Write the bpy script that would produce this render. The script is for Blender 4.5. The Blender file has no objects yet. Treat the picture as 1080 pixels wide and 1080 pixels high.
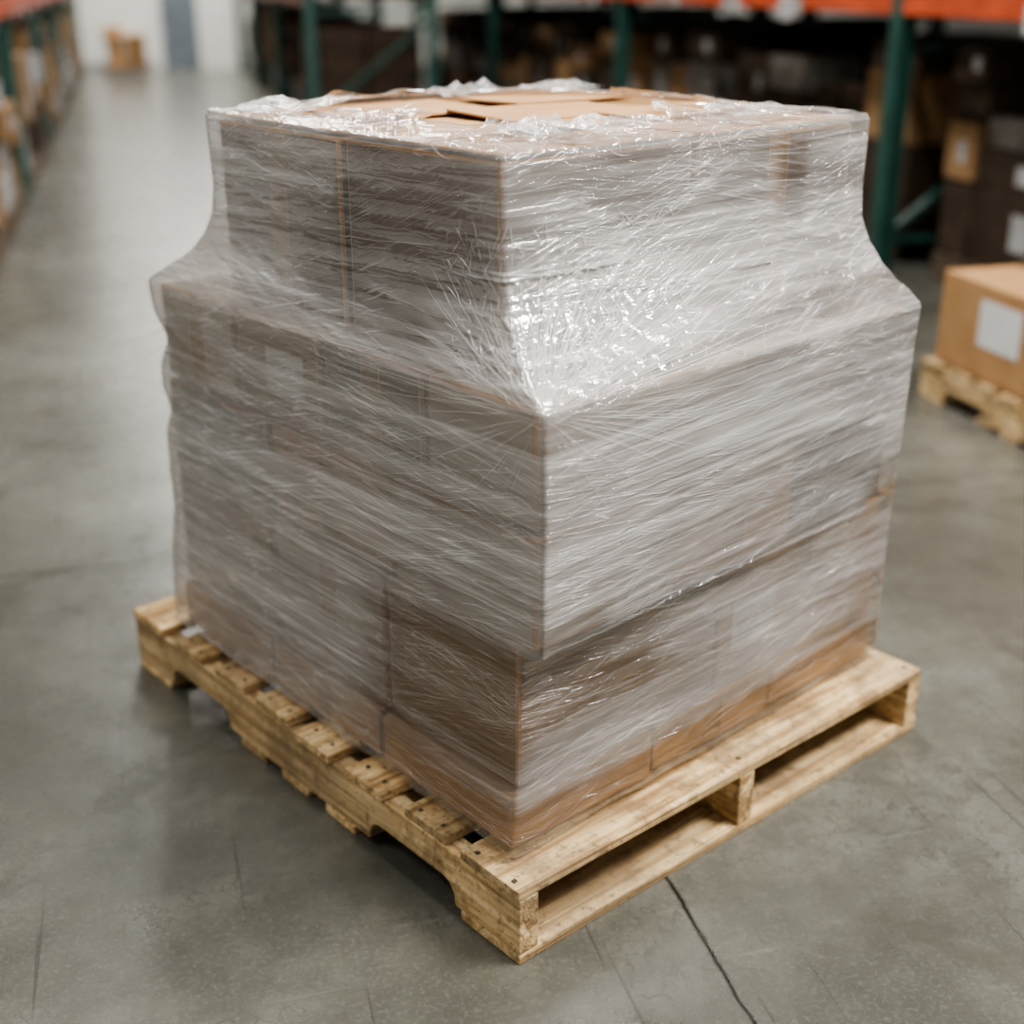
import bpy, bmesh, math, random
import numpy as np
from mathutils import Vector, Matrix
random.seed(7); rng=np.random.default_rng(11)
D=bpy.data; C=bpy.context
COL=C.scene.collection

# ---------------------------------------------------------------- materials
def newmat(name):
    m=D.materials.new(name); m.use_nodes=True
    nt=m.node_tree; nt.nodes.clear()
    return m,nt
def L(nt,a,b): nt.links.new(a,b)
def math_(nt,op,a,b=None,clamp=False):
    n=nt.nodes.new('ShaderNodeMath'); n.operation=op; n.use_clamp=clamp
    for i,v in enumerate((a,b)):
        if v is None: continue
        if isinstance(v,(int,float)): n.inputs[i].default_value=v
        else: nt.links.new(v,n.inputs[i])
    return n.outputs[0]
def ramp(nt,fac,stops):
    r=nt.nodes.new('ShaderNodeValToRGB'); e=r.color_ramp.elements
    while len(e)<len(stops): e.new(0.5)
    for el,(p,c) in zip(e,stops):
        el.position=p; el.color=(c[0],c[1],c[2],1) if not isinstance(c,(int,float)) else (c,c,c,1)
    nt.links.new(fac,r.inputs[0]); return r.outputs[0]
def coords(nt,kind,scale=(1,1,1),rot=(0,0,0),loc=(0,0,0)):
    tc=nt.nodes.new('ShaderNodeTexCoord'); mp=nt.nodes.new('ShaderNodeMapping')
    mp.inputs['Scale'].default_value=scale; mp.inputs['Rotation'].default_value=rot; mp.inputs['Location'].default_value=loc
    nt.links.new(tc.outputs[kind],mp.inputs[0]); return mp.outputs[0]
def noise(nt,vec,scale=5,detail=3,rough=.5,dist=0):
    n=nt.nodes.new('ShaderNodeTexNoise'); n.inputs['Scale'].default_value=scale
    n.inputs['Detail'].default_value=detail; n.inputs['Roughness'].default_value=rough; n.inputs['Distortion'].default_value=dist
    nt.links.new(vec,n.inputs['Vector']); return n.outputs['Fac']
def mixc(nt,fac,a,b,blend='MIX'):
    n=nt.nodes.new('ShaderNodeMix'); n.data_type='RGBA'; n.blend_type=blend
    for idx,v in ((0,fac),(6,a),(7,b)):
        if isinstance(v,(int,float)): n.inputs[idx].default_value=v
        elif isinstance(v,tuple): n.inputs[idx].default_value=(v[0],v[1],v[2],1)
        else: nt.links.new(v,n.inputs[idx])
    return n.outputs[2]
def bump(nt,h,strength=.3,dist=.01):
    b=nt.nodes.new('ShaderNodeBump'); b.inputs['Strength'].default_value=strength; b.inputs['Distance'].default_value=dist
    nt.links.new(h,b.inputs['Height']); return b.outputs[0]
def pbsdf(nt,color,rough=.5,spec=.5,metal=0,normal=None,alpha=None):
    p=nt.nodes.new('ShaderNodeBsdfPrincipled'); o=nt.nodes.new('ShaderNodeOutputMaterial')
    for k,v in (('Base Color',color),('Roughness',rough),('Specular IOR Level',spec),('Metallic',metal),('Alpha',alpha)):
        if v is None: continue
        if isinstance(v,tuple): p.inputs[k].default_value=(v[0],v[1],v[2],1)
        elif isinstance(v,(int,float)): p.inputs[k].default_value=v
        else: nt.links.new(v,p.inputs[k])
    if normal is not None: nt.links.new(normal,p.inputs['Normal'])
    nt.links.new(p.outputs[0],o.inputs[0]); return p

def cardboard(name,c1,c2):
    m,nt=newmat(name)
    v=coords(nt,'Object',(1,1,1)); n1=noise(nt,v,9,2,.6)
    col=ramp(nt,n1,[(.3,c1),(.7,c2)])
    pbsdf(nt,col,.75,.2); return m
M_card=cardboard('cardboard_tan',(.36,.20,.09),(.44,.26,.125))
M_card2=cardboard('cardboard_brown',(.21,.125,.06),(.27,.165,.082))
M_card3=cardboard('cardboard_grey',(.13,.095,.075),(.18,.135,.11))
M_card4=cardboard('cardboard_pale',(.33,.26,.20),(.41,.33,.255))
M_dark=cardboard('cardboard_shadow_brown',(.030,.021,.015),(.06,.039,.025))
def plain(name,c,rough=.5,spec=.5,metal=0,var=.25):
    m,nt=newmat(name); n1=noise(nt,coords(nt,'Object'),7,2,.6)
    col=ramp(nt,n1,[(.3,tuple(x*(1-var) for x in c)),(.7,tuple(min(1,x*(1+var)) for x in c))])
    pbsdf(nt,col,rough,spec,metal); return m
M_tape=plain('packing_tape',(.28,.16,.07),.25,.6)
M_label=plain('paper_label',(.66,.66,.66),.6,.3,var=.05)
M_tag=plain('soft_grey_tag',(.34,.34,.34),.6,.3,var=.3)
M_green=plain('rack_green_paint',(.016,.065,.052),.45)
M_orange=plain('rack_orange_paint',(.46,.075,.026),.45)
M_deck=plain('rack_deck_wood',(.10,.07,.045),.7)
M_white=plain('plastic_wrapped_goods',(.18,.165,.15),.35,.5,var=.45)
M_grayc=plain('slit_shadow',(.03,.02,.012),.9,.1)
M_wall=plain('painted_wall',(.55,.55,.52),.7,.3,var=.04)
M_door=plain('steel_door_paint',(.10,.12,.14),.5)
M_trim=plain('trim_grey',(.25,.25,.25),.6)

def wood(name,axis,c1,c2,c3):
    m,nt=newmat(name)
    sc=[38,38,38]; sc[axis]=1.6
    oi=nt.nodes.new('ShaderNodeObjectInfo')
    tc=nt.nodes.new('ShaderNodeTexCoord')
    ad=nt.nodes.new('ShaderNodeVectorMath'); ad.operation='ADD'
    cm=nt.nodes.new('ShaderNodeVectorMath'); cm.operation='SCALE'; cm.inputs[3].default_value=9
    cc=nt.nodes.new('ShaderNodeCombineXYZ')
    for i in range(3): nt.links.new(oi.outputs['Random'],cc.inputs[i])
    nt.links.new(cc.outputs[0],cm.inputs[0]); nt.links.new(tc.outputs['Object'],ad.inputs[0]); nt.links.new(cm.outputs[0],ad.inputs[1])
    mp=nt.nodes.new('ShaderNodeMapping'); mp.inputs['Scale'].default_value=sc; nt.links.new(ad.outputs[0],mp.inputs[0])
    g=noise(nt,mp.outputs[0],1.3,5,.65,.6)
    b=noise(nt,ad.outputs[0],9,5,.7)
    b2=noise(nt,ad.outputs[0],2.6,3,.6)
    sp=noise(nt,ad.outputs[0],55,3,.75)
    col=ramp(nt,g,[(.38,c1),(.48,c2),(.60,c3)])
    col=mixc(nt,ramp(nt,b,[(.48,0.0),(.60,.65)]),col,(c1[0]*.55,c1[1]*.55,c1[2]*.6))
    col=mixc(nt,ramp(nt,b2,[(.42,0.0),(.64,.6)]),col,(.25,.185,.115))
    col=mixc(nt,ramp(nt,sp,[(.56,0.0),(.66,.6)]),col,(.11,.075,.04))
    vo=nt.nodes.new('ShaderNodeTexVoronoi'); vo.inputs['Scale'].default_value=6; vo.inputs['Randomness'].default_value=1
    mk=nt.nodes.new('ShaderNodeMapping'); ks=[2.2,2.2,2.2]; ks[axis]=.9; mk.inputs['Scale'].default_value=ks
    nt.links.new(ad.outputs[0],mk.inputs[0]); nt.links.new(mk.outputs[0],vo.inputs['Vector'])
    kn=ramp(nt,vo.outputs['Distance'],[(.07,1.0),(.14,0.0)])
    col=mixc(nt,math_(nt,'MULTIPLY',kn,.85),col,(.11,.055,.024))
    br=math_(nt,'ADD',math_(nt,'MULTIPLY',oi.outputs['Random'],.45),.78)
    hs=nt.nodes.new('ShaderNodeHueSaturation'); nt.links.new(br,hs.inputs['Value']); nt.links.new(col,hs.inputs['Color'])
    pbsdf(nt,hs.outputs[0],.75,.2,normal=bump(nt,g,.8,.007)); return m
W1,W2,W3=(.34,.205,.09),(.62,.43,.21),(.84,.63,.36)
M_woodx=wood('pine_board_x',0,W1,W2,W3); M_woody=wood('pine_board_y',1,W1,W2,W3)

# ---------------------------------------------------------------- mesh helpers
def empty(name,loc,rot=0):
    e=D.objects.new(name,None); e.empty_display_size=.1; COL.objects.link(e)
    e.location=loc; e.rotation_euler=(0,0,rot); return e
def boxes_mesh(name,specs,mats,parent=None,bev=.004,seg=2,loc=(0,0,0)):
    bm=bmesh.new()
    for s in specs:
        x0,x1,y0,y1,z0,z1,mi=s[:7]; r=s[7] if len(s)>7 else 0
        mt=Matrix.Translation(((x0+x1)/2,(y0+y1)/2,(z0+z1)/2))@Matrix.Rotation(r,4,'Z')@Matrix.Diagonal((abs(x1-x0),abs(y1-y0),abs(z1-z0),1))
        g=bmesh.ops.create_cube(bm,size=1,matrix=mt)
        fs=set(f for v in g['verts'] for f in v.link_faces)
        for f in fs: f.material_index=mi
        b=min(bev,.3*min(abs(x1-x0),abs(y1-y0),abs(z1-z0)))
        if bev>0:
            es=list(set(e for v in g['verts'] for e in v.link_edges))
            bmesh.ops.bevel(bm,geom=es,offset=b,segments=seg,affect='EDGES',profile=.6)
    me=D.meshes.new(name); bm.to_mesh(me); bm.free()
    for m in mats: me.materials.append(m)
    ob=D.objects.new(name,me); COL.objects.link(ob); ob.location=loc
    if parent: ob.parent=parent
    return ob

# ---------------------------------------------------------------- camera
PITCH=math.radians(22.1); CAMZ=1.376
cam=D.cameras.new('camera'); camo=D.objects.new('camera',cam); COL.objects.link(camo)
camo.location=(0,0,CAMZ); camo.rotation_euler=(math.pi/2-PITCH,0,0)
cam.sensor_width=36; cam.lens=46.7; cam.clip_start=.05
cam.dof.use_dof=True; cam.dof.focus_distance=1.92; cam.dof.aperture_fstop=1.6
C.scene.camera=camo
AIS=math.radians(15)
PROT=math.atan2(.6545,.7564); P0=(.011,1.585,0)

# ---------------------------------------------------------------- floor
def make_floor():
    ob=boxes_mesh('floor',[(-9,12,-5,26,-.1,0,0)],[],bev=0)
    ob.rotation_euler=(0,0,AIS)
    m,nt=newmat('polished_concrete'); ob.data.materials.append(m)
    v=coords(nt,'Object')
    n1=noise(nt,v,1.3,6,.68); n2=noise(nt,v,8,6,.72); n3=noise(nt,v,120,2,.7)
    col=ramp(nt,n1,[(.36,(.066,.065,.053)),(.5,(.102,.100,.083)),(.64,(.148,.145,.124))])
    col=mixc(nt,ramp(nt,n2,[(.42,.0),(.62,.55)]),col,(.056,.054,.044))
    col=mixc(nt,ramp(nt,n3,[(.50,0.0),(.78,.35)]),col,(.19,.186,.165))
    wv=nt.nodes.new('ShaderNodeVectorMath'); wv.operation='ADD'
    nn=nt.nodes.new('ShaderNodeTexNoise'); nn.inputs['Scale'].default_value=11; nn.inputs['Detail'].default_value=6
    sc=nt.nodes.new('ShaderNodeVectorMath'); sc.operation='SCALE'; sc.inputs[3].default_value=.22
    L(nt,v,nn.inputs['Vector']); L(nt,nn.outputs['Color'],sc.inputs[0]); L(nt,v,wv.inputs[0]); L(nt,sc.outputs[0],wv.inputs[1])
    vo=nt.nodes.new('ShaderNodeTexVoronoi'); vo.feature='DISTANCE_TO_EDGE'; vo.inputs['Scale'].default_value=21
    L(nt,wv.outputs[0],vo.inputs['Vector'])
    ck=ramp(nt,vo.outputs['Distance'],[(.0,1.0),(.045,0.0)])
    gate=ramp(nt,noise(nt,v,2.6,5,.7),[(.47,0.0),(.58,1.0)])
    ck=math_(nt,'MULTIPLY',ck,gate)
    col=mixc(nt,math_(nt,'MULTIPLY',ck,.42),col,(.018,.017,.013))
    vs=coords(nt,'Object',(1.6,46,1),(0,0,.75)); s1=noise(nt,vs,1.5,2,.4,.2)
    col=mixc(nt,ramp(nt,s1,[(.69,0.0),(.73,.15)]),col,(.22,.215,.19))
    vs=coords(nt,'Object',(42,1.0,1),(0,0,.18)); s2=noise(nt,vs,1.5,2,.4,.2)
    col=mixc(nt,ramp(nt,s2,[(.68,0.0),(.72,.5)]),col,(.03,.028,.023))
    bl=noise(nt,v,3.2,4,.55,.8)
    col=mixc(nt,ramp(nt,bl,[(.57,0.0),(.66,.45)]),col,(.045,.043,.034))
    sx=nt.nodes.new('ShaderNodeSeparateXYZ'); tc=nt.nodes.new('ShaderNodeTexCoord'); L(nt,tc.outputs['Object'],sx.inputs[0])
    wob=math_(nt,'MULTIPLY',math_(nt,'SUBTRACT',noise(nt,v,14,3,.6),.5),.014)
    def joint(o,c):
        d=math_(nt,'ABSOLUTE',math_(nt,'SUBTRACT',math_(nt,'ADD',o,wob),c))
        return math_(nt,'SUBTRACT',1.0,math_(nt,'DIVIDE',d,.006),True)
    j=math_(nt,'MAXIMUM',joint(sx.outputs[0],.71),joint(sx.outputs[1],3.19))
    for c in (8.2,13.2,18.2): j=math_(nt,'MAXIMUM',j,joint(sx.outputs[1],c))
    col=mixc(nt,math_(nt,'MULTIPLY',j,1.2,True),col,(.012,.011,.009))
    rg=ramp(nt,n2,[(.3,.17),(.7,.38)])
    h=math_(nt,'SUBTRACT',math_(nt,'MULTIPLY',n3,.05),math_(nt,'ADD',j,math_(nt,'MULTIPLY',ck,.2)))
    pbsdf(nt,col,rg,.6,normal=bump(nt,h,.25,.002))
make_floor()

# ---------------------------------------------------------------- wooden pallets
PB=1.03; PA=1.235; BT=.018; SH=.098; PH=2*BT+SH
def stringer(name,x0,x1,length,parent,notch=True):
    zb,zt=BT,BT+SH
    pts=[(0,zb)]
    def nt_(a,b):
        d=.040
        return [(a,zb),(a+.004,zb+d*.55),(a+.016,zb+d*.9),(a+.03,zb+d),(b-.03,zb+d),(b-.016,zb+d*.9),(b-.004,zb+d*.55),(b,zb)]
    if notch: pts+=nt_(.153,.385)+nt_(length-.385,length-.153)
    pts+=[(length,zb),(length,zt),(0,zt)]
    bm=bmesh.new()
    A=[bm.verts.new((x0,y,z)) for y,z in pts]; B=[bm.verts.new((x1,y,z)) for y,z in pts]
    bm.faces.new(A); bm.faces.new(B[::-1]); n=len(pts)
    for i in range(n): bm.faces.new((A[i],B[i],B[(i+1)%n],A[(i+1)%n]))
    bmesh.ops.recalc_face_normals(bm,faces=bm.faces)
    me=D.meshes.new(name); bm.to_mesh(me); bm.free(); me.materials.append(M_woody)
    ob=D.objects.new(name,me); COL.objects.link(ob); ob.parent=parent
    md=ob.modifiers.new('bev','BEVEL'); md.width=.0025; md.segments=2; md.limit_method='ANGLE'
    return ob
M_nail=plain('nail_heads',(.10,.08,.06),.5,.5,.6)
def pallet(loc,rot,pb=PB,pa=PA,jit=True):
    e=empty('wooden_pallet',loc,rot)
    for i,x in enumerate((0,pb/2-.019,pb-.038)): stringer('stringer_%d'%(i+1),x,x+.038,pa,e)
    tops=[(0,.138)]; n=6; w=.112; g=(pa-.138-.13-n*w)/(n+1)
    for k in range(n):
        y=.138+g+k*(w+g)+random.uniform(-.008,.008); tops.append((y,y+w+random.uniform(-.008,.006)))
    tops.append((pa-.13,pa))
    for i,(a,b) in enumerate(tops):
        j=random.uniform(-.006,.004) if jit else 0
        o=boxes_mesh('deck_board_%d'%(i+1),[(-.003-j,pb+j,a,b,BT+SH,PH-random.uniform(0,.0015),0)],[M_woodx],e,.003)
        o.rotation_euler=(0,0,random.uniform(-.004,.004) if 0<i<n+1 else 0)
    for i,(a,b) in enumerate([(0,.14),(.43,.52),(.575,.665),(.72,.81),(pa-.14,pa)]):
        boxes_mesh('bottom_board_%d'%(i+1),[(0,pb,a,b,0,BT,0)],[M_woodx],e,.003)
    sp=[]
    for a,b in tops:
        for x in (.019,pb/2,pb-.019):
            for y in (a+.025,b-.025):
                xx=x+random.uniform(-.008,.008)
                sp.append((xx-.0035,xx+.0035,y-.0035,y+.0035,PH-.003,PH+.0005,0))
    boxes_mesh('nail_heads',sp,[M_nail],e,0)
    return e
pallet(P0,PROT)

# ---------------------------------------------------------------- wrapped load
load=empty('stretch_wrapped_carton_load',(P0[0],P0[1],.003),PROT)
cm=[M_card,M_card2,M_card3,M_card4,M_tape,M_grayc,M_label]
def layer(name,x0,x1,y0,y1,z0,z1,nx,ny,matf,gap=.008,skew=0,labels=()):
    specs=[]
    xs=np.linspace(x0,x1,nx+1); ys=np.linspace(y0,y1,ny+1)
    for i in range(nx):
        for j in range(ny):
            if 0<i<nx-1 and 0<j<ny-1: continue
            m=matf(i,j); o=[random.uniform(0,.007) for _ in range(4)]
            sk=skew*(i+1)/nx if j==0 else 0
            xa,xb=xs[i]+gap*(i>0)+(o[0]if i==0 else 0),xs[i+1]-gap*(i<nx-1)-(o[1] if i==nx-1 else 0)
            ya,yb=ys[j]+gap*(j>0)+(o[2]if j==0 else 0)+sk,ys[j+1]-gap*(j<ny-1)-(o[3] if j==ny-1 else 0)
            specs.append((xa,xb,ya,yb,z0+.001,z1-.008,m))
            if ('x',i) in labels and j==0: specs.append((xa+.03,xa+.15,ya-.001,ya+.01,z0+.06,min(z0+.16,z1-.03),6))
            if ('y',j) in labels and i==0: specs.append((xa-.001,xa+.01,ya+.04,ya+.16,z0+.05,z0+.13,6))
            if j==0 and i%2==1: specs.append(((xa+xb)/2-.025,(xa+xb)/2+.025,ya-.0012,ya+.01,z0+.002,z1-.010,4))
            if i==0 and j%2==1: specs.append((xa-.0012,xa+.01,(ya+yb)/2-.025,(ya+yb)/2+.025,z0+.002,z1-.010,4))
    return boxes_mesh(name,specs,cm,load,.006,2)
I=.008
z0=PH
layer('cartons_layer_1',.045+I,1.0-I,.062+I,1.12-I,z0,.232,3,3,lambda i,j:0,skew=.026)
layer('cartons_layer_2',.060+I,.975-I,.064+I,1.112-I,.232,.482,2,3,lambda i,j:(1,3,3)[j] if i==0 else 0,skew=.017,labels=(('x',1),))
layer('cartons_layer_3',.047+I,.945-I,.006+I,1.09-I,.490,.668,3,3,lambda i,j:(3,0,2)[(i+j)%3],skew=.052)
layer('cartons_layer_4',.045+I,.945-I,.004+I,1.085-I,.670,.850,2,4,lambda i,j:(3,2,1,3)[(i+j)%4],skew=.04,labels=(('y',2),))
layer('cartons_layer_5',.092+I,.880-I,.150+I,.904-I,.850,1.152,2,2,lambda i,j:2 if j==0 and i==0 else (3,2)[(i+j)%2],gap=.006)
fl=[]
for (xa,xb,ya,yb) in [(.105,.482,.16,.522),(.492,.87,.16,.522),(.105,.482,.53,.894),(.492,.87,.53,.894)]:
    ym=(ya+yb)/2
    fl.append((xa,xb,ya,ym-.005,1.149,1.153,0)); fl.append((xa,xb,ym+.005,yb,1.149,1.1535,0))
    fl.append((xa+.14,xa+.19,ya+.01,ym-.007,1.1535,1.1542,4))
fo=boxes_mesh('carton_flaps',fl,cm,load,.001,1)
for n,(x,y,rx,ry,w,h,m) in enumerate([(.50,.50,.03,.012,.30,.17,0),(.33,.68,.012,-.01,.26,.18,0),(.67,.70,-.01,.01,.28,.17,0),(.69,.38,.02,-.01,.30,.13,0),(.40,.34,.025,.012,.22,.07,0)]):
    o=boxes_mesh('raised_flap_%d'%(n+1),[(-w/2,w/2,-h/2,h/2,-.002,.002,m)],cm,load,.001,1,loc=(x,y,1.160)); o.rotation_euler=(rx,ry,.03*(n-2))

# film shell -----------------------------------------------------------
lv=[ # z, a0,a1,b0,b1,a0 at far right
(.137,.056,1.125,.036,1.008,.088),(.232,.057,1.12,.038,1.0,.084),(.40,.056,1.115,.043,.982,.074),(.470,.052,1.11,.045,.973,.066),(.494,.004,1.10,.044,.966,.060),
(.53,.000,1.095,.043,.960,.056),(.668,.000,1.088,.042,.956,.050),(.78,.000,1.088,.039,.953,.046),(.845,-.002,1.091,.036,.953,.042),(.851,.000,1.09,.037,.951,.044),
(.868,.022,1.058,.043,.942,.058),(.888,.050,1.020,.053,.928,.078),(.915,.082,.976,.067,.912,.100),(.95,.112,.938,.078,.898,.120),(.99,.131,.916,.085,.889,.134),
(1.04,.137,.908,.087,.887,.137),(1.15,.137,.910,.083,.889,.137),(1.1585,.141,.906,.087,.885,.141),(1.1635,.19,.86,.13,.84,.19),(1.165,.285,.765,.22,.75,.285)]
lv=np.array(lv)
seg=np.sqrt((np.diff(lv[:,0]))**2+ (np.abs(np.diff(lv[:,1]))+np.abs(np.diff(lv[:,3])))**2/4)
T=np.concatenate([[0],np.cumsum(seg)])
tt=np.unique(np.concatenate([np.linspace(0,T[-1],340),T])); NR=len(tt)
Lv=np.array([np.interp(tt,T,lv[:,k]) for k in range(6)]).T
t_of=lambda z:float(np.interp(z,lv[:,0],T))
TL=t_of(.851); TTOP=t_of(1.157)
ns=[290,280,90,90]
cs=np.concatenate([k+np.arange(n)/n for k,n in enumerate(ns)]); NC=len(cs)
def field(nc,nr,sx,sy,ang=0,seed=0):
    r=np.random.default_rng(seed); w=r.standard_normal((nr,nc))
    fy=np.fft.fftfreq(nr)[:,None]; fx=np.fft.fftfreq(nc)[None,:]
    ca,sa=math.cos(ang),math.sin(ang)
    fu=fx*ca+fy*sa; fv=-fx*sa+fy*ca
    F=np.exp(-2*(math.pi**2)*((fu*sx)**2+(fv*sy)**2))
    o=np.real(np.fft.ifft2(np.fft.fft2(w)*F)); return o/o.std()
f_big=field(NC,NR,30,16,0,1); f_mid=field(NC,NR,22,2.2,.03,2); f_fine=field(NC,NR,10,1.2,-.10,3); f_r=field(NC,NR,2.2,2.2,0,4); f_diag=field(NC,NR,16,1.5,.35,5)
f_in=np.clip(field(NC,NR,5,60,0,6),-1.8,1.8); f_in2=np.clip(field(NC,NR,18,60,0,8),-1.2,1.2); f_band=field(NC,NR,50,4.5,.02,9); f_g1=field(NC,NR,25,12,.2,12); f_g2=field(NC,NR,25,12,-.2,13)
f_cr=field(NC,NR,4.5,1.3,.8,21)+field(NC,NR,4.5,1.3,-.6,22)+.5*field(NC,NR,1.5,1.5,0,23)
P=np.zeros((NR,NC,3))
for j in range(NR):
    z,a0,a1,b0,b1,a0r=Lv[j]; t=tt[j]
    topf=np.clip((t-TTOP)/(T[-1]-TTOP),0,1)
    k=np.minimum(cs.astype(int),3); f=cs-k
    cx=np.array([b1,b0,b0,b1]); cy=np.array([a0,a0,a1,a1])
    x=cx[k]*(1-f)+cx[(k+1)%4]*f; y=cy[k]*(1-f)+cy[(k+1)%4]*f
    bow=4*f*(1-f)
    skirt=math.exp(-((z-.90)/.045)**2) if t<TTOP else 0
    r=.010+.10*topf
    ix=np.clip(x,b0+r,b1-r); iy=np.clip(y,a0+r,a1-r)
    dx,dy=x-ix,y-iy; dl=np.maximum(np.hypot(dx,dy),1e-9)
    x=ix+r*dx/dl; y=iy+r*dy/dl
    nxx,nyy=dx/dl,dy/dl
    ex=.62 if .49<z<.60 else (1.0 if z<.49 else .62+.38*min(1,max(0,(z-.60)/.12)))
    y=y+(a0r-a0)*np.clip((x-b0)/(b1-b0),0,1)**ex*np.clip((a1-y)/(a1-a0),0,1)
    edge=np.clip(np.minimum(f,1-f)*14,0.1,1)
    if t<TTOP:
        ez=min(1,abs(z-.851)/.03)*min(1,max(.1,(1.158-z)/.03))
        am=ez*(.8+ (.6 if z>.86 else 0))
        disp=edge*(.0012*np.abs(f_big[j])*ez+.0006*f_mid[j]*am+.00025*f_fine[j]*am+ .0007*f_diag[j]*skirt)
        cz=np.exp(-((cs-.88)/.26)**4)*np.exp(-((z-.925)/.085)**4)
        disp=disp+cz*.0011*np.abs(f_cr[j])*min(1,max(0,(z-.851)/.012))
        x=x+nxx*disp; y=y+nyy*disp
        zz=np.full(NC,z)
        if z<.2: zz=zz+ (1-(z-.137)/.06 if z<.197 else 0)*(.006*np.abs(f_in2[0]))
        zz=zz+.0004*f_r[j]*(z>.2)*ez+skirt*.001*f_diag[j]
        if z>1.1: zz=zz-bow*.004*np.clip((z-1.1)/.06,0,1)
    else:
        pull=topf*(.026*f_in[j]+.045*f_in2[j])
        x=x+nxx*pull; y=y+nyy*pull
        zz=z+ .001+np.maximum(0,(.0012*f_r[j]+.003*f_diag[j]*topf+.005*np.abs(f_in[j])*topf**2))+topf**3*.006*np.maximum(0,f_in2[j])
        zz=zz-bow*.004*(1-topf)
    P[j,:,0]=x; P[j,:,1]=y; P[j,:,2]=zz
def dent(c,z,rc,rz,dep):
    k=np.exp(-((cs[None,:]-c)/rc)**2-((Lv[:,0][:,None]-z)/rz)**2)*(tt[:,None]<TTOP)
    P[:,:,0]+=k*dep[0]; P[:,:,1]+=k*dep[1]
dent(2.0,.74,.05,.035,(.01,-.022)); dent(2.0,.60,.05,.03,(.006,-.014)); dent(1.93,.79,.03,.03,(.008,-.006)); dent(2.0,.40,.05,.08,(.005,-.010))
dent(1.12,.43,.13,.045,(.012,0))
verts=P.reshape(-1,3)
jj,ii=np.meshgrid(np.arange(NR-1),np.arange(NC),indexing='ij'); i2=(ii+1)%NC
quads=np.stack([jj*NC+ii,(jj+1)*NC+ii,(jj+1)*NC+i2,jj*NC+i2],-1).reshape(-1,4)
me=D.meshes.new('stretch_film'); me.from_pydata(verts.tolist(),[],quads.tolist())
lens=[.93,1.09,.93,1.09]; cum=[0,.93,2.02,2.95,4.04]
um=np.array([cum[int(c)]+(c-int(c))*lens[int(c)] for c in cs])
uvl=me.uv_layers.new(name='UVMap')
U=np.stack([um[ii],um[ii],np.where(i2==0,4.04,um[i2]),np.where(i2==0,4.04,um[i2])],-1).reshape(-1)
V=np.stack([tt[jj],tt[jj+1],tt[jj+1],tt[jj]],-1).reshape(-1)
uvl.data.foreach_set('uv',np.stack([U,V],-1).reshape(-1).astype(np.float32))
haze=.34+.045*f_big+.03*f_mid+.02*f_fine+.06*f_band+.02*f_diag
rb=random.Random(5)
for q in range(18):
    c0=rb.uniform(0,2); t0_=rb.uniform(.05,TTOP); sl=rb.uniform(-.14,.14); wd=rb.uniform(.03,.18); v_=rb.uniform(.05,.11)*rb.choice((1,1,-1))
    u_=tt[:,None]-(t0_+sl*(cs[None,:]-c0))
    ext=1/(1+np.exp(-(1.0-np.abs(cs[None,:]-c0))*8))
    haze=haze+v_*ext*(1/(1+np.exp(-u_*400))-1/(1+np.exp(-(u_-wd)*400)))
def blob(c,z,rc,rz,v,p=2):
    global haze
    tz=t_of(z); haze=haze+v*np.exp(-np.abs((cs[None,:]-c)/rc)**p-np.abs((tt[:,None]-tz)/rz)**p)
blob(1.17,.36,.19,.13,-.28,8)
blob(.93,.515,.09,.035,-.34,6)
blob(.86,.41,.20,.08,-.28,6); blob(.5,.16,.65,.06,-.34,6); blob(1.1,.16,.35,.06,-.28,4); blob(.05,.50,.07,.05,-.35,4); blob(.08,.24,.15,.10,-.25,4)
blob(1.87,.74,.10,.06,-.30,4); blob(1.27,1.04,.235,.13,-.20,10); blob(.25,1.08,.05,.08,-.25,4); blob(.45,1.0,.35,.15,.12,3)
blob(.72,.93,.34,.10,.22,3); blob(1.09,.91,.13,.06,.24,6); blob(1.0,.86,.06,.03,.28,2); blob(.5,.72,.5,.10,.14,4); blob(1.8,1.0,.22,.12,.18,6)
blob(1.75,.45,.38,.18,.16,4); blob(.35,.34,.22,.10,.14,3); blob(1.5,.62,.4,.08,.08,4)
blob(1.30,.77,.25,.06,-.08,4); blob(.2,.70,.15,.08,-.12,3)
haze=haze+np.where(cs<1,.07,0)[None,:]  # lit side painted into the film: right face hazier, left left darker
topm=np.clip((tt[:,None]-TTOP)/(T[-1]-TTOP),0,1)
tm_=(tt[:,None]>TTOP)*1.0
haze=haze*(1-tm_)+ tm_*(.26+.08*f_r+.08*f_diag-.1*topm)
haze=np.clip(haze,.03,.92)
for nm,arr in (('haze',haze),('g1',np.clip(.5+.5*f_g1,0,1)),('g2',np.clip(.5+.5*f_g2,0,1))):
    at=me.attributes.new(nm,'FLOAT','POINT'); at.data.foreach_set('value',arr.reshape(-1).astype(np.float32))
for p in me.polygons: p.use_smooth=True
film=D.objects.new('stretch_film',me); COL.objects.link(film); film.parent=load

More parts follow.
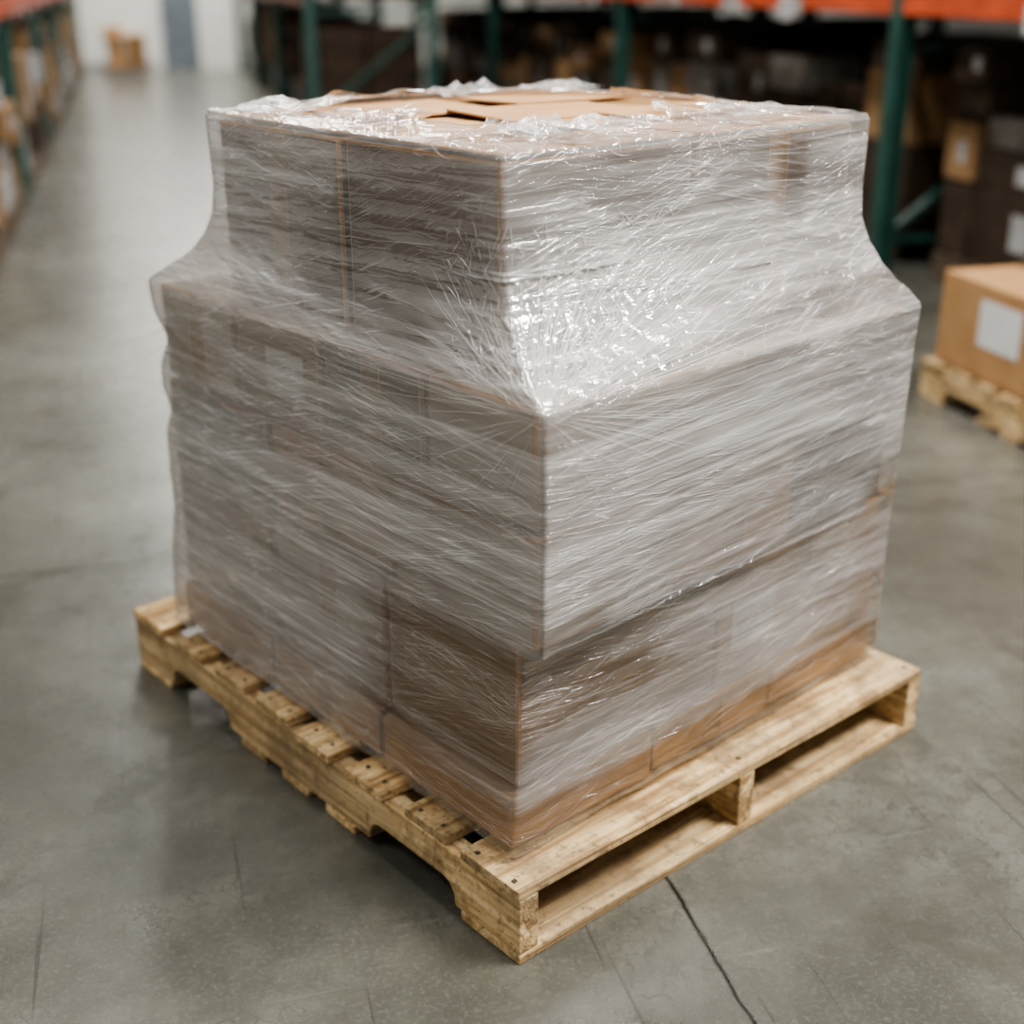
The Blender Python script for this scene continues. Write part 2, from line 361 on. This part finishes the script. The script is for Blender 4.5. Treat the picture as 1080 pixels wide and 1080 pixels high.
def film_material():
    m,nt=newmat('stretch_film')
    def streak(sx,sy,ang,power,det=1,loc=0):
        v=coords(nt,'UV',(1,1,1),(0,0,ang),(loc,loc,0))
        mp=nt.nodes.new('ShaderNodeMapping'); mp.inputs['Scale'].default_value=(sx,sy,1); L(nt,v,mp.inputs[0])
        n=nt.nodes.new('ShaderNodeTexNoise'); n.noise_dimensions='2D'; n.inputs['Scale'].default_value=1; n.inputs['Detail'].default_value=det; n.inputs['Roughness'].default_value=.5
        L(nt,mp.outputs[0],n.inputs['Vector']); n=n.outputs['Fac']
        r=math_(nt,'SUBTRACT',1.0,math_(nt,'ABSOLUTE',math_(nt,'MULTIPLY',math_(nt,'SUBTRACT',n,.5),5.0)),True)
        return math_(nt,'POWER',r,power),n
    def attr(n):
        a=nt.nodes.new('ShaderNodeAttribute'); a.attribute_name=n; return a.outputs['Fac']
    s1,n1=streak(1.4,46,.02,10,2); s2,n2=streak(4.0,110,-.15,14,1,3.1); s3,n3=streak(4.0,100,.28,14,1,7.7)
    s2=math_(nt,'MULTIPLY',s2,math_(nt,'MULTIPLY',attr('g1'),.8)); s3=math_(nt,'MULTIPLY',s3,math_(nt,'MULTIPLY',attr('g2'),.8))
    S=math_(nt,'ADD',math_(nt,'MULTIPLY',s1,.5),math_(nt,'ADD',s2,s3))
    hz=attr('haze')
    al=math_(nt,'ADD',hz,math_(nt,'MULTIPLY',S,.20))
    al=math_(nt,'ADD',al,math_(nt,'MULTIPLY',math_(nt,'SUBTRACT',n1,.5),.28))
    al=math_(nt,'MINIMUM',math_(nt,'MAXIMUM',al,.02),.92)
    H=math_(nt,'ADD',math_(nt,'MULTIPLY',S,.3),math_(nt,'MULTIPLY',n1,1.5))
    bn=bump(nt,H,.65,.005)
    tr=nt.nodes.new('ShaderNodeBsdfTransparent'); tr.inputs[0].default_value=(.98,.975,.97,1)
    df=nt.nodes.new('ShaderNodeBsdfDiffuse'); L(nt,mixc(nt,S,(.46,.435,.415),(.85,.83,.82)),df.inputs[0]); L(nt,bn,df.inputs['Normal'])
    gl=nt.nodes.new('ShaderNodeBsdfGlossy'); gl.inputs['Roughness'].default_value=.09; L(nt,bn,gl.inputs['Normal']); gl.inputs[0].default_value=(1,1,1,1)
    lw=nt.nodes.new('ShaderNodeLayerWeight'); lw.inputs[0].default_value=.3; L(nt,bn,lw.inputs['Normal'])
    m1=nt.nodes.new('ShaderNodeMixShader'); L(nt,al,m1.inputs[0]); L(nt,tr.outputs[0],m1.inputs[1]); L(nt,df.outputs[0],m1.inputs[2])
    fr=math_(nt,'ADD',math_(nt,'MULTIPLY',lw.outputs['Fresnel'],.6),.10,True)
    m2=nt.nodes.new('ShaderNodeMixShader'); L(nt,fr,m2.inputs[0]); L(nt,m1.outputs[0],m2.inputs[1]); L(nt,gl.outputs[0],m2.inputs[2])
    o=nt.nodes.new('ShaderNodeOutputMaterial'); L(nt,m2.outputs[0],o.inputs[0])
    return m
me.materials.append(film_material())

# film folds -----------
dU=np.roll(P,-1,1)-np.roll(P,1,1); dV=np.gradient(P,axis=0)
NN=np.cross(dU,dV); NN/=np.maximum(np.linalg.norm(NN,axis=2,keepdims=True),1e-9)
cen=P.mean(axis=(0,1))
if (NN[NR//3,100]*(P[NR//3,100]-cen)).sum()<0: NN=-NN
def samp(c,t):
    c=c%4; ci=np.interp(c,np.append(cs,4.0),np.arange(NC+1)); ti=np.interp(t,tt,np.arange(NR))
    i0=int(ci)%NC; i1=(i0+1)%NC; fi=ci-int(ci); j0=min(int(ti),NR-2); fj=ti-j0
    w=lambda A:(A[j0,i0]*(1-fi)+A[j0,i1]*fi)*(1-fj)+(A[j0+1,i0]*(1-fi)+A[j0+1,i1]*fi)*fj
    return w(P),w(NN)
SV=[];SF=[]
def strand(c0,t0,c1,t1,w,off=.0014,seg=10,bend=0):
    pts=[]
    for k in range(seg+1):
        f=k/seg; c=c0+(c1-c0)*f; t=t0+(t1-t0)*f+bend*math.sin(math.pi*f)
        t=min(max(t,.0),T[-1]-.002); p,n=samp(c,t); pts.append((p+n*off,n))
    base=len(SV)
    for k,(p,n) in enumerate(pts):
        a=pts[max(k-1,0)][0]; b=pts[min(k+1,seg)][0]; tg=b-a; s=np.cross(tg,n); l=np.linalg.norm(s)
        s=s/l if l>1e-9 else np.array([0,0,1.])
        ww=w*math.sin(math.pi*min(max(k/seg,.04),.96))
        SV.extend([(p-s*ww*.5).tolist(),(p+n*ww*.3).tolist(),(p+s*ww*.5).tolist()])
        if k:
            q=base+3*(k-1); SF.extend([(q,q+1,q+4,q+3),(q+1,q+2,q+5,q+4)])
R=random.uniform
for _ in range(360):
    c0=R(0,1) if random.random()<.6 else R(1,2); t0=R(.01,TTOP-.01); ln=R(.03,.28)
    side=int(c0); c1=min(c0+ln,side+1.0)
    strand(c0,t0,c1,t0+R(-.04,.04)*(c1-c0)/.3,R(.0003,.0009),seg=8,bend=R(-.002,.002))
for _ in range(260):
    c0=R(0,.9) if random.random()<.8 else R(1,1.8); t0=R(.03,TTOP-.12); ln=R(.03,.16)
    side=int(c0); c1=min(c0+ln,side+1.0); sg=-1 if side==0 else random.choice((-1,1))
    h_=R(.01,.05)
    strand(c0,t0+ (0 if sg>0 else h_),c1,t0+(h_ if sg>0 else 0),R(.0003,.0009),seg=8,bend=R(-.002,.002))
for _ in range(180):
    a=R(-1,1); e=1.0+a*.02
    c1=1.0-R(.05,.85) if random.random()<.85 else 1.0+R(.0,.35)
    h=R(.03,.30); f0=R(0,.35); f1=R(.5,1)
    strand(e+(c1-e)*f0,TL-.005+h*f0,e+(c1-e)*f1,TL-.005+h*f1,R(.0004,.0015),off=.0016,seg=12,bend=R(-.005,.005))
for _ in range(380):
    c=1+R(-.40,.16); t=TL+R(.005,.24); an=R(0,math.pi); l=R(.008,.03)
    strand(c-l*math.cos(an),t-l*math.sin(an),c+l*math.cos(an),t+l*math.sin(an),R(.0005,.0018),off=.0016,seg=5,bend=R(-.006,.006))
for _ in range(70):
    c1=1.0-R(.05,.6) if random.random()<.6 else 1+R(.05,.4); h=R(.02,.2)
    f0=R(0,.4); f1=R(.5,1)
    strand(1+(c1-1)*f0,TL-h*f0,1+(c1-1)*f1,TL-h*f1,R(.0004,.001),seg=10,bend=R(-.003,.005))
for _ in range(380):
    c=R(0,4); t=R(TTOP-.01,T[-1]-.01); an=R(-.5,.5) if random.random()<.6 else R(0,math.pi); l=R(.01,.05)
    strand(c-l*math.cos(an),t-l*.6*math.sin(an),c+l*math.cos(an),t+l*.6*math.sin(an),R(.0005,.0016),off=.0016,seg=6,bend=R(-.008,.008))
sm=D.meshes.new('film_folds'); sm.from_pydata(SV,[],SF)
m,nt=newmat('film_fold'); pbsdf(nt,(.82,.81,.80),.15,.8,alpha=.48); sm.materials.append(m)
so=D.objects.new('film_folds',sm); COL.objects.link(so); so.parent=load
TV=[];TF=[]
def tuft(cx,cy,w,h,seed,rot):
    r=np.random.default_rng(seed); n=14; base=len(TV)
    for j in range(7):
        for i in range(n+1):
            u=i/n-.5; v=j/6
            hh=h*math.sin(math.pi*(i/n))**.7
            x=u*w*(1-.2*v)+r.normal()*.005*v; y=(v-.5)*.10+r.normal()*.005
            z=1.165+hh*math.sin(math.pi*v)*(.5+.5*abs(math.sin(7*u+seed)))+abs(r.normal())*.006*math.sin(math.pi*v)
            TV.append((cx+x*math.cos(rot)-y*math.sin(rot),cy+x*math.sin(rot)+y*math.cos(rot),z))
    for j in range(6):
        for i in range(n):
            a=base+j*(n+1)+i; TF.append((a,a+1,a+n+2,a+n+1))
tuft(.27,.28,.17,.012,1,.6); tuft(.78,.80,.20,.008,2,.2); tuft(.16,.80,.16,.014,3,1.2); tuft(.72,.26,.2,.006,5,0); tuft(.60,.84,.2,.008,6,.1); tuft(.36,.24,.14,.010,8,.1)
tm=D.meshes.new('film_tufts'); tm.from_pydata(TV,[],TF)
m,nt=newmat('film_tuft'); nn_=noise(nt,coords(nt,'Object'),45,2,.6,.3)
pbsdf(nt,(.7,.69,.69),.15,.8,alpha=ramp(nt,nn_,[(.35,.1),(.65,.5)]),normal=bump(nt,nn_,.8,.01)); tm.materials.append(m)
for p in tm.polygons: p.use_smooth=True
to=D.objects.new('film_tufts',tm); COL.objects.link(to); to.parent=load

# ---------------------------------------------------------------- aisle frame helper
def aw(e,d,z=0):
    c,s=math.cos(AIS),math.sin(AIS); return (e*c-d*s,e*s+d*c,z)
def bar(bm,p,q,w,mi):
    p=Vector(p);q=Vector(q); d=q-p; mt=Matrix.Translation((p+q)/2)@d.to_track_quat('Z','Y').to_matrix().to_4x4()@Matrix.Diagonal((w,w*.7,d.length,1))
    g=bmesh.ops.create_cube(bm,size=1,matrix=mt)
    for f in set(f for v in g['verts'] for f in v.link_faces): f.material_index=mi
def rack(e0,d0,nb,bay,depth,sgn,zb=(1.08,2.7),h=3.6):
    root=empty('pallet_rack',aw(e0,d0),AIS)
    for k in range(nb+1):
        y=k*bay; sp=[]
        for x in (0,depth*sgn):
            sp+=[(x-.045,x+.045,y-.05,y+.05,0,h,0),(x-.07,x+.07,y-.06,y+.06,0,.012,0)]
        boxes_mesh('upright_%d'%(k+1),sp,[M_green],root,.006,1)
        z=.15; flip=False
        bm=bmesh.new()
        while z+.9<h:
            bar(bm,(0,y,z),(depth*sgn,y,z),.045,0)
            a,b=(0,depth*sgn)
            if flip: a,b=b,a
            bar(bm,(a,y,z),(b,y,z+.85),.045,0); z+=.9; flip=not flip
        mb=D.meshes.new('brace'); bm.to_mesh(mb); bm.free(); mb.materials.append(M_green)
        ob=D.objects.new('braces_%d'%(k+1),mb); COL.objects.link(ob); ob.parent=root
    for k in range(nb):
        y0=k*bay+.05; y1=(k+1)*bay-.05; sp=[]
        for z in zb:
            for x in (-.02*sgn,(depth+.02)*sgn): sp.append((x-.025,x+.025,y0,y1,z,z+.12,0))
            sp.append((.03*sgn,(depth-.03)*sgn,y0,y1,z+.10,z+.118,1))
            for _ in range(6):
                yy=R(y0+.2,y1-.3); xx=-.047*sgn; sp.append((xx-.002,xx+.002,yy,yy+R(.06,.2),z-R(.0,.06),z+.07,2))
        boxes_mesh('beams_%d'%(k+1),sp,[M_orange,M_deck,M_tag],root,.004,1)
    return root
def goods(e0,e1,d0,d1,z0,zmax,mats,name='stored_cartons',nx=2,pal=True):
    root_loc=aw(e0,d0); sp=[]; y=0; W=abs(e1-e0); s=1 if e1>e0 else -1
    if pal:
        for yy in np.arange(.05,d1-d0-.1,.14): sp.append((0.02*s,W*s-.02*s,yy,yy+.09,.10,.118,5))
        for xx in (.04,W/2,W-.08): sp.append((xx*s-.02,xx*s+.02,.05,d1-d0-.05,0,.10,5))
        zz0=.118
    else: zz0=0
    while y<d1-d0-.2:
        w=min(R(.3,.6),d1-d0-y); z=zz0; top=zmax*R(.72,1)-z0
        while z<top-.12:
            hh=min(R(.16,.36),top-z)
            for i in range(nx):
                xa=i*W/nx+.01; xb=(i+1)*W/nx-.01
                mi=random.choice([0,0,0,1,1,2,3,3])
                o=R(0,.08)
                sp.append(((xa+o*(i==0))*s,xb*s,y+.01,y+w-.01,z,z+hh-.004,mi))
                if i==0 and random.random()<.45:
                    f0=R(.1,.5); f1=f0+R(.15,.35)
                    sp.append(((xa+o-.002)*s,(xa+o+.01)*s,y+w*f0,y+w*f1,z+hh*R(.2,.4),z+hh*R(.55,.8),4))
            z+=hh
        y+=w
    ob=boxes_mesh(name,sp,mats,None,.006,1); ob.location=(root_loc[0],root_loc[1],z0); ob.rotation_euler=(0,0,AIS); return ob
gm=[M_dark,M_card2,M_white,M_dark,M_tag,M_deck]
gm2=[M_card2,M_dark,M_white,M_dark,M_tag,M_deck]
BAY=3.9
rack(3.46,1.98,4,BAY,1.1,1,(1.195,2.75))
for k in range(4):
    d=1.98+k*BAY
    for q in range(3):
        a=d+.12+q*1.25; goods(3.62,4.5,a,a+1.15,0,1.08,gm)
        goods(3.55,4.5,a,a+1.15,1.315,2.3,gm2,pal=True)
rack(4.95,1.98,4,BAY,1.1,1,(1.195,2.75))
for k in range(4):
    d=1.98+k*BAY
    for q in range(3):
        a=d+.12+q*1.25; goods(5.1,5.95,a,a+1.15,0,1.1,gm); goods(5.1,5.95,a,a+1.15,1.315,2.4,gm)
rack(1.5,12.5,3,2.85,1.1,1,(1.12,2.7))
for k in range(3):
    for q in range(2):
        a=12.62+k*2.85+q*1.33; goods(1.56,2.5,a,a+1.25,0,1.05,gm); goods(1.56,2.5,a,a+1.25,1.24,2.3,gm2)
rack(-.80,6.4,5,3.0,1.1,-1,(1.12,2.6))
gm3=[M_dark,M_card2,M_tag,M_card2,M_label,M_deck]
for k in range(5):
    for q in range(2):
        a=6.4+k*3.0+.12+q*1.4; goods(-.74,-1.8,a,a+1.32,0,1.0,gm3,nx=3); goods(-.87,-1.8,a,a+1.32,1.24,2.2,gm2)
goods(-.45,.15,20.4,21.3,0,.7,[M_card,M_card2,M_label,M_card2,M_label,M_deck])

# ---------------------------------------------------------------- side pallet with carton at right
c_,s_=math.cos(AIS),math.sin(AIS)
px,py=1.435,4.50; e_=px*c_+py*s_; d_=-px*s_+py*c_
L2=1.15
pallet((*aw(e_,d_-L2)[:2],0),AIS,1.0,L2)
r=empty('cardboard_box',aw(e_+.02,d_-L2+.10,PH+.003),AIS)
boxes_mesh('carton_body',[(0,.55,.30,1.01,.001,.31,0)],[M_card],r,.006)
boxes_mesh('carton_tape',[(.25,.30,.299,1.011,.295,.3112,0),(.25,.30,1.0085,1.0115,.2,.31,0)],[M_tape],r,.0005,1)
boxes_mesh('shipping_label',[(-.0015,.002,.56,.78,.11,.26,0)],[M_label],r,0)
r2=empty('cardboard_box',aw(e_+.03,d_-L2+.05,PH+.003),AIS)
boxes_mesh('carton_body',[(.0,.5,.0,.33,.001,.29,0)],[M_card2],r2,.006)
boxes_mesh('carton_tape',[(.22,.27,-.001,.331,.285,.2912,0)],[M_tape],r2,.0005,1)

# ---------------------------------------------------------------- walls
def wall(name,x0,x1,y0,y1,z0,z1,m):
    o=boxes_mesh(name,[(x0,x1,y0,y1,z0,z1,0)],[m],None,0); o.rotation_euler=(0,0,AIS); return o
wall('wall_back',-9,12,22.2,22.4,0,6.5,M_wall)
wall('wall_right',9,9.2,-5,22.2,0,6.5,M_wall)
wall('wall_left',-6.2,-6,-5,22.2,0,6.5,M_wall)
wall('door_1',.42,.95,22.12,22.195,0,2.2,M_door)
wall('baseboard_back',-6,.28,22.17,22.197,0,.12,M_trim)

# ---------------------------------------------------------------- lights
def area(name,loc,size,sy,power,rot=(0,0,0),col=(1,.975,.935)):
    l=D.lights.new(name,'AREA'); l.shape='RECTANGLE'; l.size=size; l.size_y=sy; l.energy=power; l.color=col
    o=D.objects.new(name,l); COL.objects.link(o); o.location=loc; o.rotation_euler=rot; return o
for k,d in enumerate((1,6,11,16,21)):
    area('ceiling_lamp_%d'%(k+1),aw(1.2,d,6.0),.6,2.4,255,(0,0,AIS))
area('ceiling_lamp_side',aw(4.2,0.5,5.0),.8,2.4,520,(0,math.radians(38),math.radians(-25)))
area('ceiling_lamp_left',aw(-3.5,2,5.5),.8,2.4,95,(0,math.radians(-30),AIS))
area('dock_lamp',aw(.6,20.0,5.2),3,1.5,320,(math.radians(40),0,AIS))
w=D.worlds.new('world'); C.scene.world=w; w.use_nodes=True
bg=w.node_tree.nodes['Background']; bg.inputs[0].default_value=(1,.99,.97,1); bg.inputs[1].default_value=.25
C.scene.view_settings.view_transform='AgX'
C.scene.view_settings.look='AgX - Medium High Contrast'
C.scene.view_settings.exposure=0.3
